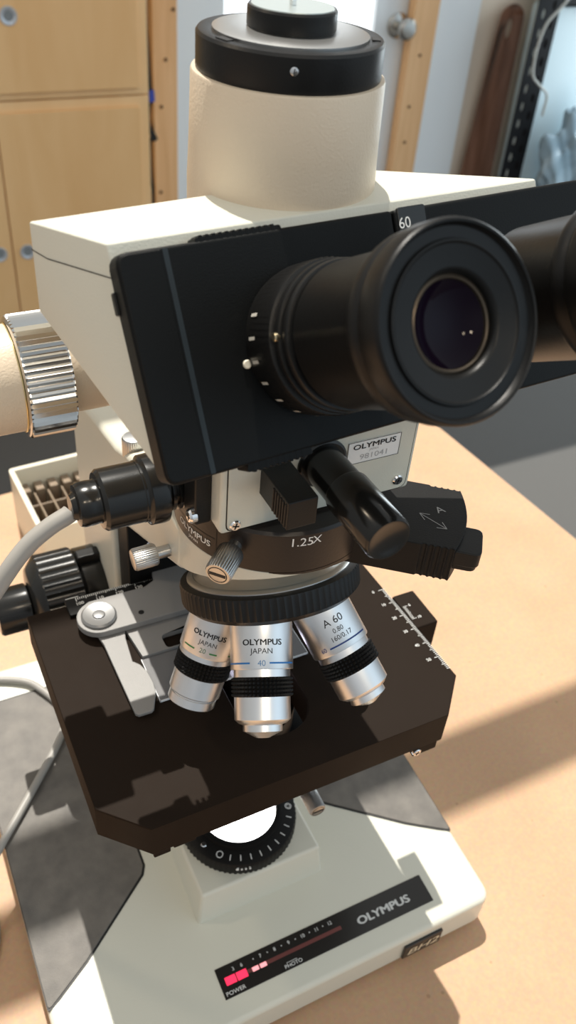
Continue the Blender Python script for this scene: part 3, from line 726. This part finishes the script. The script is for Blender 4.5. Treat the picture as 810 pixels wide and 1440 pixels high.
# --- side tube with the knurled ring
Msd = frame((-23, 42, 323), (-1, 0, 0))
bm = bmesh.new(); add_lathe(bm, [(16, -10), (16, 41), (19.4, 41), (19.4, 42)], Msd, 64); stb = finish('side_tube', bm, BEIGE, MIC)
bm = bmesh.new(); add_lathe(bm, [(18, 40.2), (21.8, 40.6), (22.4, 41.2), (22.4, 56), (21.8, 57), (20.4, 57.6), (19.6, 57.6)], Msd, 128, ribs(1.2, (2, 3))); finish('knurled_ring', bm, mat('knurled_chrome', (.62, .60, .57), .16, 1.), stb, angle=40)
bm = bmesh.new(); add_lathe(bm, [(19.4, 57), (19.4, 86), (0, 86)], Msd, 64); finish('tube_sleeve', bm, BEIGE, stb)
bm = bmesh.new(); add_lathe(bm, [(19.4, 57.55), (19.95, 57.8), (19.8, 58.1), (19.3, 58.1)], Msd, 64, cap0=False, cap1=False); finish('brass_ring', bm, mat('pale_brass', (.75, .6, .3), .3, 1.), stb)

# --- trinocular head
a0 = math.radians(4.5); tl = math.radians(30)
HX = V((math.cos(a0), math.sin(a0), 0)); HY = V((-math.sin(a0), math.cos(a0), 0)); HN = -HY*math.cos(tl)+zz*math.sin(tl); HU = HN.cross(HX)
HP = V((-64.2, -35.6, 400))
def pl(u, v, w=0.): return HP+HX*u+HU*v+HN*w
MP = Matrix((HX, HU, HN)).transposed().to_4x4(); MP.translation = HP
def hull(name, pts, m, parent, **k):
    bm = bmesh.new()
    for p in pts: bm.verts.new(p)
    bmesh.ops.convex_hull(bm, input=bm.verts); bmesh.ops.dissolve_limit(bm, angle_limit=.01, verts=bm.verts, edges=bm.edges)
    return finish(name, bm, m, parent, **k)
RL = V((-79.2, -9.4, 0)); RM = V((36, 3.5, 0)); RR = V((86, -17, 0))
def zc(p, z): return V((p.x, p.y, z))
fl_ = pl(.6, -.4, -7.5); fr_ = pl(150, -.4, -7.5)
zs = 392.2
t_ = (zs-400)/HU.z
flm = pl(.6, t_, -7.5); frm = pl(150, t_, -7.5)
hd = hull('head_body', [zc(RL, 400), zc(RM, 400), zc(RR, 400), V((fl_.x, fl_.y, 400)), V((fr_.x, fr_.y, 400)), zc(RL, 374), zc(RM, 374), zc(RR, 374), pl(.6, -57, -7.5), pl(150, -57, -7.5)], CREAM, MIC, bevel=2.4, seg=4)
bm = bmesh.new()
for p in [zc(RL, 400), zc(RM, 400), zc(RR, 400), V((fl_.x, fl_.y, 400)), V((fr_.x, fr_.y, 400)), zc(RL, 374), zc(RM, 374), zc(RR, 374), pl(.6, -57, -7.5), pl(150, -57, -7.5)]: bm.verts.new(p)
bmesh.ops.convex_hull(bm, input=bm.verts)
for z, sg in ((zs-.17, -1), (zs+.17, 1)):
    bmesh.ops.bisect_plane(bm, geom=bm.verts[:]+bm.edges[:]+bm.faces[:], plane_co=(0, 0, z), plane_no=(0, 0, sg), clear_outer=True)
cx_ = sum((v.co for v in bm.verts), V())/len(bm.verts)
bm.normal_update()
for v in bm.verts: v.co += V((v.co.x-cx_.x, v.co.y-cx_.y, 0)).normalized()*.12
finish('lid_seam', bm, mat('seam_shadow_gap', (.10, .095, .08), .7), hd)
bm = bmesh.new(); add_lathe(bm, [(29, 350), (29, 381)], Matrix.Translation((3, 6, 0)), 64); finish('head_neck', bm, CREAM, hd, bevel=1)
# plates
PW = 168.
bm = bmesh.new(); add_prism(bm, round_poly([(0, -61.5), (87, -62), (87, 0), (0, 0)], [3.5, 0, 0, 3.5], 4), -8, 0, MP); pA = finish('front_plate', bm, PLATE, MIC, bevel=1.1, seg=3)
bm = bmesh.new(); add_prism(bm, round_poly([(87.4, -62), (PW, -63), (PW, .6), (87.4, 0)], [0, 3.5, 3.5, 0], 4), -8, 0, MP); pB = finish('front_plate', bm, PLATE, MIC, bevel=1.1, seg=3)
bm = bmesh.new(); add_prism(bm, round_poly([(0, -60.5), (12, -60.8), (12, -.6), (0, -.6)], [3, 0, 0, 3], 4), -.2, .5, MP @ Matrix.Translation((.4, -.1, 0)))
finish('edge_rail', bm, PLATE, pA, bevel=.4)
bm = bmesh.new(); quad(bm, lambda x, y: pl(x, y, .06), 13, 14.5, -61, -.5); deco('worn_line', bm, mat('worn_blue_grey_edge', (.010, .019, .025), .5, noise=.5, nscale=120), pA)
for u0, v0, n in ((24, 0, 12), (26, -62.6, 9)):
    bm = bmesh.new(); add_prism(bm, round_poly([(u0-2, v0-1 if v0 < -5 else v0-3), (u0+n*2.0+2, v0-1 if v0 < -5 else v0-3), (u0+n*2.0+1, v0+3 if v0 < -5 else v0+1), (u0-1, v0+3 if v0 < -5 else v0+1)], .6, 2), -7.5, -.4, MP)
    for i in range(n): add_box(bm, u0+i*2.0, u0+i*2.0+1.1, v0-1.4, v0+1.4, -7.4, -.3, MP)
    finish('finger_grip', bm, PLATE, pA, bevel=.2, seg=1)
bm = bmesh.new(); add_prism(bm, round_poly([(88.6, -11), (99, -11), (99, .5), (88.6, .5)], .8, 2), -1, .25, MP); fwn = finish('scale_window', bm, GLOSS, pB, bevel=.3)
bm = bmesh.new(); text_bm(bm, '60', 3.2, lambda x, y: pl(90.6+x, -5.6+y, .4), bold=.005); deco('spacing_number', bm, WHITE, pB)
bm = bmesh.new(); screw_cap(bm, pl(30.3, -34.2, .1), HN, 1.25, .6); finish('index_dot', bm, mat('cream_dot', (.8, .74, .6), .4), pA)
bm = bmesh.new(); add_box(bm, -.7, .8, -15, -9, -8.5, -5.6, MP); finish('side_catch', bm, BLACK, pA, bevel=.4)
# eyepieces
def eyepiece(u, v, dioptre):
    ME = frame(pl(u, v, 0), HN, HU)
    r = 21.0 if dioptre else 17.5
    bm = bmesh.new()
    pr = [(r, -.5), (r, 2), (r+.4, 2.6), (r+.4, 13.4), (r, 14), (r-1.4, 14.4), (r-1.4, 15.6), (20.4, 16.2), (20.7, 17), (20.4, 18), (19, 18.3), (19, 19.4), (20, 19.8), (20.2, 20.8), (19.8, 21.8), (18, 22.2)]
    if not dioptre: pr = [(r, -.5), (r, 20), (r-.6, 21), (r-.6, 22), (17, 22.2)]
    add_lathe(bm, pr, ME, 160 if dioptre else 64, ribs(.45, (3,)) if dioptre else None)
    tb_ = finish('eyepiece_tube', bm, BLACK if dioptre else GLOSS, MIC, angle=40)
    if dioptre:
        bm = bmesh.new()
        for k in range(9):
            aa = math.radians(62+k*17)
            def fn(x, y, aa=aa): return ME @ V((21.55*math.cos(aa+y/21), 21.55*math.sin(aa+y/21), 3.2+x))
            quad(bm, fn, 0, 3.4, -.45, .45)
        deco('dioptre_marks', bm, mat('aged_white_marks', (.55, .53, .47), .5), tb_)
        bm = bmesh.new(); aa = math.radians(80); screw_cap(bm, ME @ V((20.8*math.cos(aa), 20.8*math.sin(aa), 17)), ME.to_3x3() @ V((math.cos(aa), math.sin(aa), 0)), 1.2, .5); finish('lock_screw', bm, mat('brass_screw', (.7, .6, .4), .3, 1.), tb_)
    bm = bmesh.new()
    add_lathe(bm, [(16, 22), (17.8, 22.3), (18.8, 23), (19.0, 24), (19.5, 24.4), (19.5, 51), (20.0, 52), (21.6, 52.6), (22.2, 53.2), (22.4, 54), (22.4, 56.6), (22.0, 57.2), (22.0, 57.9), (22.6, 58.4), (22.9, 59.2), (22.9, 64.8), (22.7, 65.6), (22.2, 66.0), (21.7, 65.8), (21.4, 65.0), (21.0, 64.4), (18.5, 64.2), (18.2, 64.9), (17.7, 65.0), (17.4, 64.6), (17.1, 64.4), (12.6, 64.1), (11.9, 63.7), (11.5, 63.0), (11.2, 62.2), (10.8, 57.4), (0, 57)], ME, 80)
    ep = finish('eyepiece', bm, RUBBER, MIC, angle=40)
    if not dioptre:
        bm = bmesh.new(); add_lathe(bm, [(17.2, 20.6), (18.2, 20.8), (18.5, 21.6), (18.2, 22.4), (17.2, 22.6)], ME, 64, cap0=False, cap1=False); finish('chrome_collar', bm, CHROME, tb_)
    bm = bmesh.new(); add_lathe(bm, [(9.9, 61.4), (10.1, 62.2), (10.5, 62.5), (11.1, 62.2)], ME, 64, cap0=False, cap1=False); finish('lens_rim', bm, mat('worn_bronze_rim', (.10, .08, .06), .35, .8), ep)
    bm = bmesh.new(); add_lathe(bm, [(10.6, 62.1), (9.3, 61.0), (8, 60.1), (6.7, 59.4), (5.5, 58.9), (4, 58.45), (2.8, 58.2), (1.4, 58.05), (0, 58.0)], ME, 56, cap0=False); finish('eye_lens', bm, LENSM, ep)
    return ep
o = eyepiece(52, -31.6, True); o['label'] = 'left black eyepiece with glossy dark lens facing the viewer'
o = eyepiece(114, -31.6, False); o['label'] = 'right black eyepiece cut by the photo edge'

# --- photo tube on top
TC = Matrix.Translation((3, 6, 0))
bm = bmesh.new(); add_lathe(bm, [(29.4, 380), (29.4, 400.0), (29.2, 404), (28.9, 412), (28.5, 429.6), (28.2, 430.2), (27.2, 430.3), (0, 430.2)], TC, 96); pt = finish('photo_tube', bm, BEIGE, MIC)
bm = bmesh.new(); add_lathe(bm, [(26.9, 430), (27.1, 430.8), (27.1, 439.4), (26.5, 440.2), (25, 440.4), (23, 440.2), (0, 440.1)], TC, 96); cr = finish('collar', bm, BLACK, pt)
bm = bmesh.new(); add_lathe(bm, [(22.5, 439.9), (22.5, 440.9), (20.8, 441.3), (13, 441.5), (0, 441.5)], TC, 80); finish('top_disc', bm, STEEL, pt)
bm = bmesh.new(); add_lathe(bm, [(12.5, 441.3), (12.8, 441.9), (12.8, 446.3), (12.4, 446.9), (11.8, 446.9), (0, 446.8)], TC, 64); finish('tube_cap', bm, BLACK, pt)
bm = bmesh.new(); add_lathe(bm, [(11.9, 446.7), (11.7, 447.1), (0, 447.1)], TC, 64); finish('cap_disc', bm, mat('grey_green_disc', (.42, .47, .46), .35, .5), pt)
bm = bmesh.new(); add_box(bm, -.9, .5, -1.2, .6, 447.0, 448.6, TC); finish('cap_pin', bm, CHROME, pt, bevel=.2)
aa = math.radians(246)
cpos = V((3+26.9*math.cos(aa), 6+26.9*math.sin(aa), 436.2)); screw('set_screw', cpos, (math.cos(aa), math.sin(aa), 0), 1.2, pt, False, .25)
for aa in (math.radians(196), math.radians(-28)):
    bm = bmesh.new(); add_box(bm, -1.2, 1.2, -2.4, 2.4, 440.1, 440.6, TC @ Matrix.Rotation(aa, 4, 'Z') @ Matrix.Translation((24.3, 0, 0))); finish('locking_notch', bm, INK, pt)

# ------------------------------------------------------------------ glass slide
bm = bmesh.new(); add_box(bm, -45.4, 28.4, -5.8, 20, 176.4, 177.4)
sld = tag(finish('specimen_slide', bm, GLASS), 'bare glass slide lying flat on the black stage against the silver holder', 'slide')
bm = bmesh.new()
add_box(bm, -45.6, 28.6, -6.0, -5.7, 176.4, 177.5); add_box(bm, -45.65, -45.35, -6, 20, 176.4, 177.5); add_box(bm, 28.35, 28.65, -6, 20, 176.4, 177.5)
finish('lit_edge', bm, GLASSE, sld)  # pale strips paint the light caught along the slide's edges

# ------------------------------------------------------------------ cord
pts = [(-77.2, YL, 301.2), (-78.5, YL-.4, 300.6), (-85, YL-1, 298), (-93.5, YL-2, 292.5), (-103.5, YL-4, 282), (-120, YL-5, 258), (-152, 5, 175), (-176, 80, 70), (-168, 130, 34), (-140, 158, 33.5), (-118, 160, 36.2), (-100.7, 156.5, 35.7), (-84.2, 148, 35.4), (-76, 137, 34.9), (-70, 124, 33.8), (-69.6, 111, 32.7), (-77.5, 97, 31.6), (-94.4, 77.5, 30.1), (-111.2, 59, 28.6), (-123, 46.5, 27.2), (-131, 39, 21), (-135.2, 31, 5), (-137, 20, -12.6), (-143, 6, -13.6), (-166, -22, -13.6), (-220, -90, -13.6), (-300, -110, -13.6)]
bm = bmesh.new(); add_tube(bm, smooth_path(pts, 8), lambda t: 3.1 if t < .16 else (3.1-.75*min(1, (t-.16)/.15)), 14)
tag(finish('power_cord', bm, CORD, angle=60), 'grey flexible cord running from the black pointer lamp and over the grey pad', 'cord')

# unseen bar added outside the frame to cast the shadow band on the table
bm = bmesh.new(); add_box(bm, -900, 1600, 505, 551, 1190, 1215)
struct('added_shadow_bar', bm, PINE)

# ------------------------------------------------------------------ light
sun = bpy.data.lights.new('sun', 'SUN'); sun.energy = 5.2; sun.color = (1., .95, .86); sun.angle = math.radians(.55)
so_ = bpy.data.objects.new('sun', sun); COL.objects.link(so_)
dvec = V((-.045, -.43, -1)).normalized(); so_.rotation_euler = dvec.to_track_quat('-Z', 'Y').to_euler()

for k, (p, e) in enumerate((((-330, -1100, 1500), 9.), ((50, -1250, 1600), 7.), ((-800, 500, 1400), 9.))):     # three ceiling bulbs
    lb_ = bpy.data.lights.new('ceiling_bulb', 'POINT'); lb_.energy = e; lb_.color = (1., .82, .6); lb_.shadow_soft_size = .045
    lo_ = bpy.data.objects.new('ceiling_bulb', lb_); COL.objects.link(lo_); lo_.location = W(p)

al_ = bpy.data.lights.new('added_side_light', 'AREA'); al_.shape = 'RECTANGLE'; al_.size = .6; al_.size_y = 1.0; al_.energy = 13.; al_.color = (.84, .95, 1.)  # unseen area light, added to brighten the back wall on the right
ao_ = bpy.data.objects.new('added_side_light', al_); COL.objects.link(ao_); ao_.location = W((2350, 1480, 250)); ao_.rotation_euler = V((-1, .25, -.12)).to_track_quat('-Z', 'Y').to_euler()

wd = bpy.data.worlds.new('world'); SC.world = wd; wd.use_nodes = True
N, L = wd.node_tree.nodes, wd.node_tree.links; N.clear()
out = N.new('ShaderNodeOutputWorld'); bg = N.new('ShaderNodeBackground'); tc = N.new('ShaderNodeTexCoord')
def lobe(d, pw, col):
    n = N.new('ShaderNodeVectorMath'); n.operation = 'DOT_PRODUCT'; n.inputs[1].default_value = V(d).normalized(); L.new(tc.outputs['Generated'], n.inputs[0])
    c = N.new('ShaderNodeMath'); c.operation = 'MAXIMUM'; c.inputs[1].default_value = 0; L.new(n.outputs['Value'], c.inputs[0])
    p = N.new('ShaderNodeMath'); p.operation = 'POWER'; p.inputs[1].default_value = pw; L.new(c.outputs[0], p.inputs[0])
    m = N.new('ShaderNodeVectorMath'); m.operation = 'SCALE'; m.inputs[0].default_value = col; L.new(p.outputs[0], m.inputs['Scale']); return m
base_c = N.new('ShaderNodeCombineXYZ')
for i, c in enumerate((.275, .29, .30)): base_c.inputs[i].default_value = c
acc = base_c.outputs[0]
for d, pw, col in (((.1, .3, 1), 2, (.42, .42, .40)), ((.75, -.75, .35), 5, (.55, .72, .85)), ((-1, .1, .35), 6, (.16, .145, .12)), ((-.5, -.8, .5), 10, (.3, .3, .3))):
    l = lobe(d, pw, col); a = N.new('ShaderNodeVectorMath'); a.operation = 'ADD'; L.new(acc, a.inputs[0]); L.new(l.outputs[0], a.inputs[1]); acc = a.outputs[0]
L.new(acc, bg.inputs['Color']); bg.inputs['Strength'].default_value = 1.04; L.new(bg.outputs[0], out.inputs['Surface'])

# ------------------------------------------------------------------ camera
cd = bpy.data.cameras.new('camera'); co = bpy.data.objects.new('camera', cd); COL.objects.link(co); SC.camera = co
FPX, PITCH, YAW, ROLL = 1226.6713, .6884518, .5202982, .0964505
f = V((math.sin(YAW)*math.cos(PITCH), math.cos(YAW)*math.cos(PITCH), -math.sin(PITCH)))
rt = V((math.cos(YAW), -math.sin(YAW), 0)); up = rt.cross(f)
c, s = math.cos(ROLL), math.sin(ROLL)
rt2 = rt*c+up*s; up2 = -rt*s+up*c
M = Matrix((rt2, up2, -f)).transposed().to_4x4(); M.translation = W(cam); co.matrix_world = M
cd.sensor_fit = 'VERTICAL'; cd.sensor_height = 36.; cd.lens = 36.*FPX/1440.
cd.clip_start = .01; cd.clip_end = 50
cd.dof.use_dof = True; cd.dof.focus_distance = .315; cd.dof.aperture_fstop = 17.
SC.view_settings.view_transform = 'Standard'; SC.view_settings.look = 'None'; SC.view_settings.gamma = 1.; SC.view_settings.exposure = 0.; SC.view_settings.use_curve_mapping = False
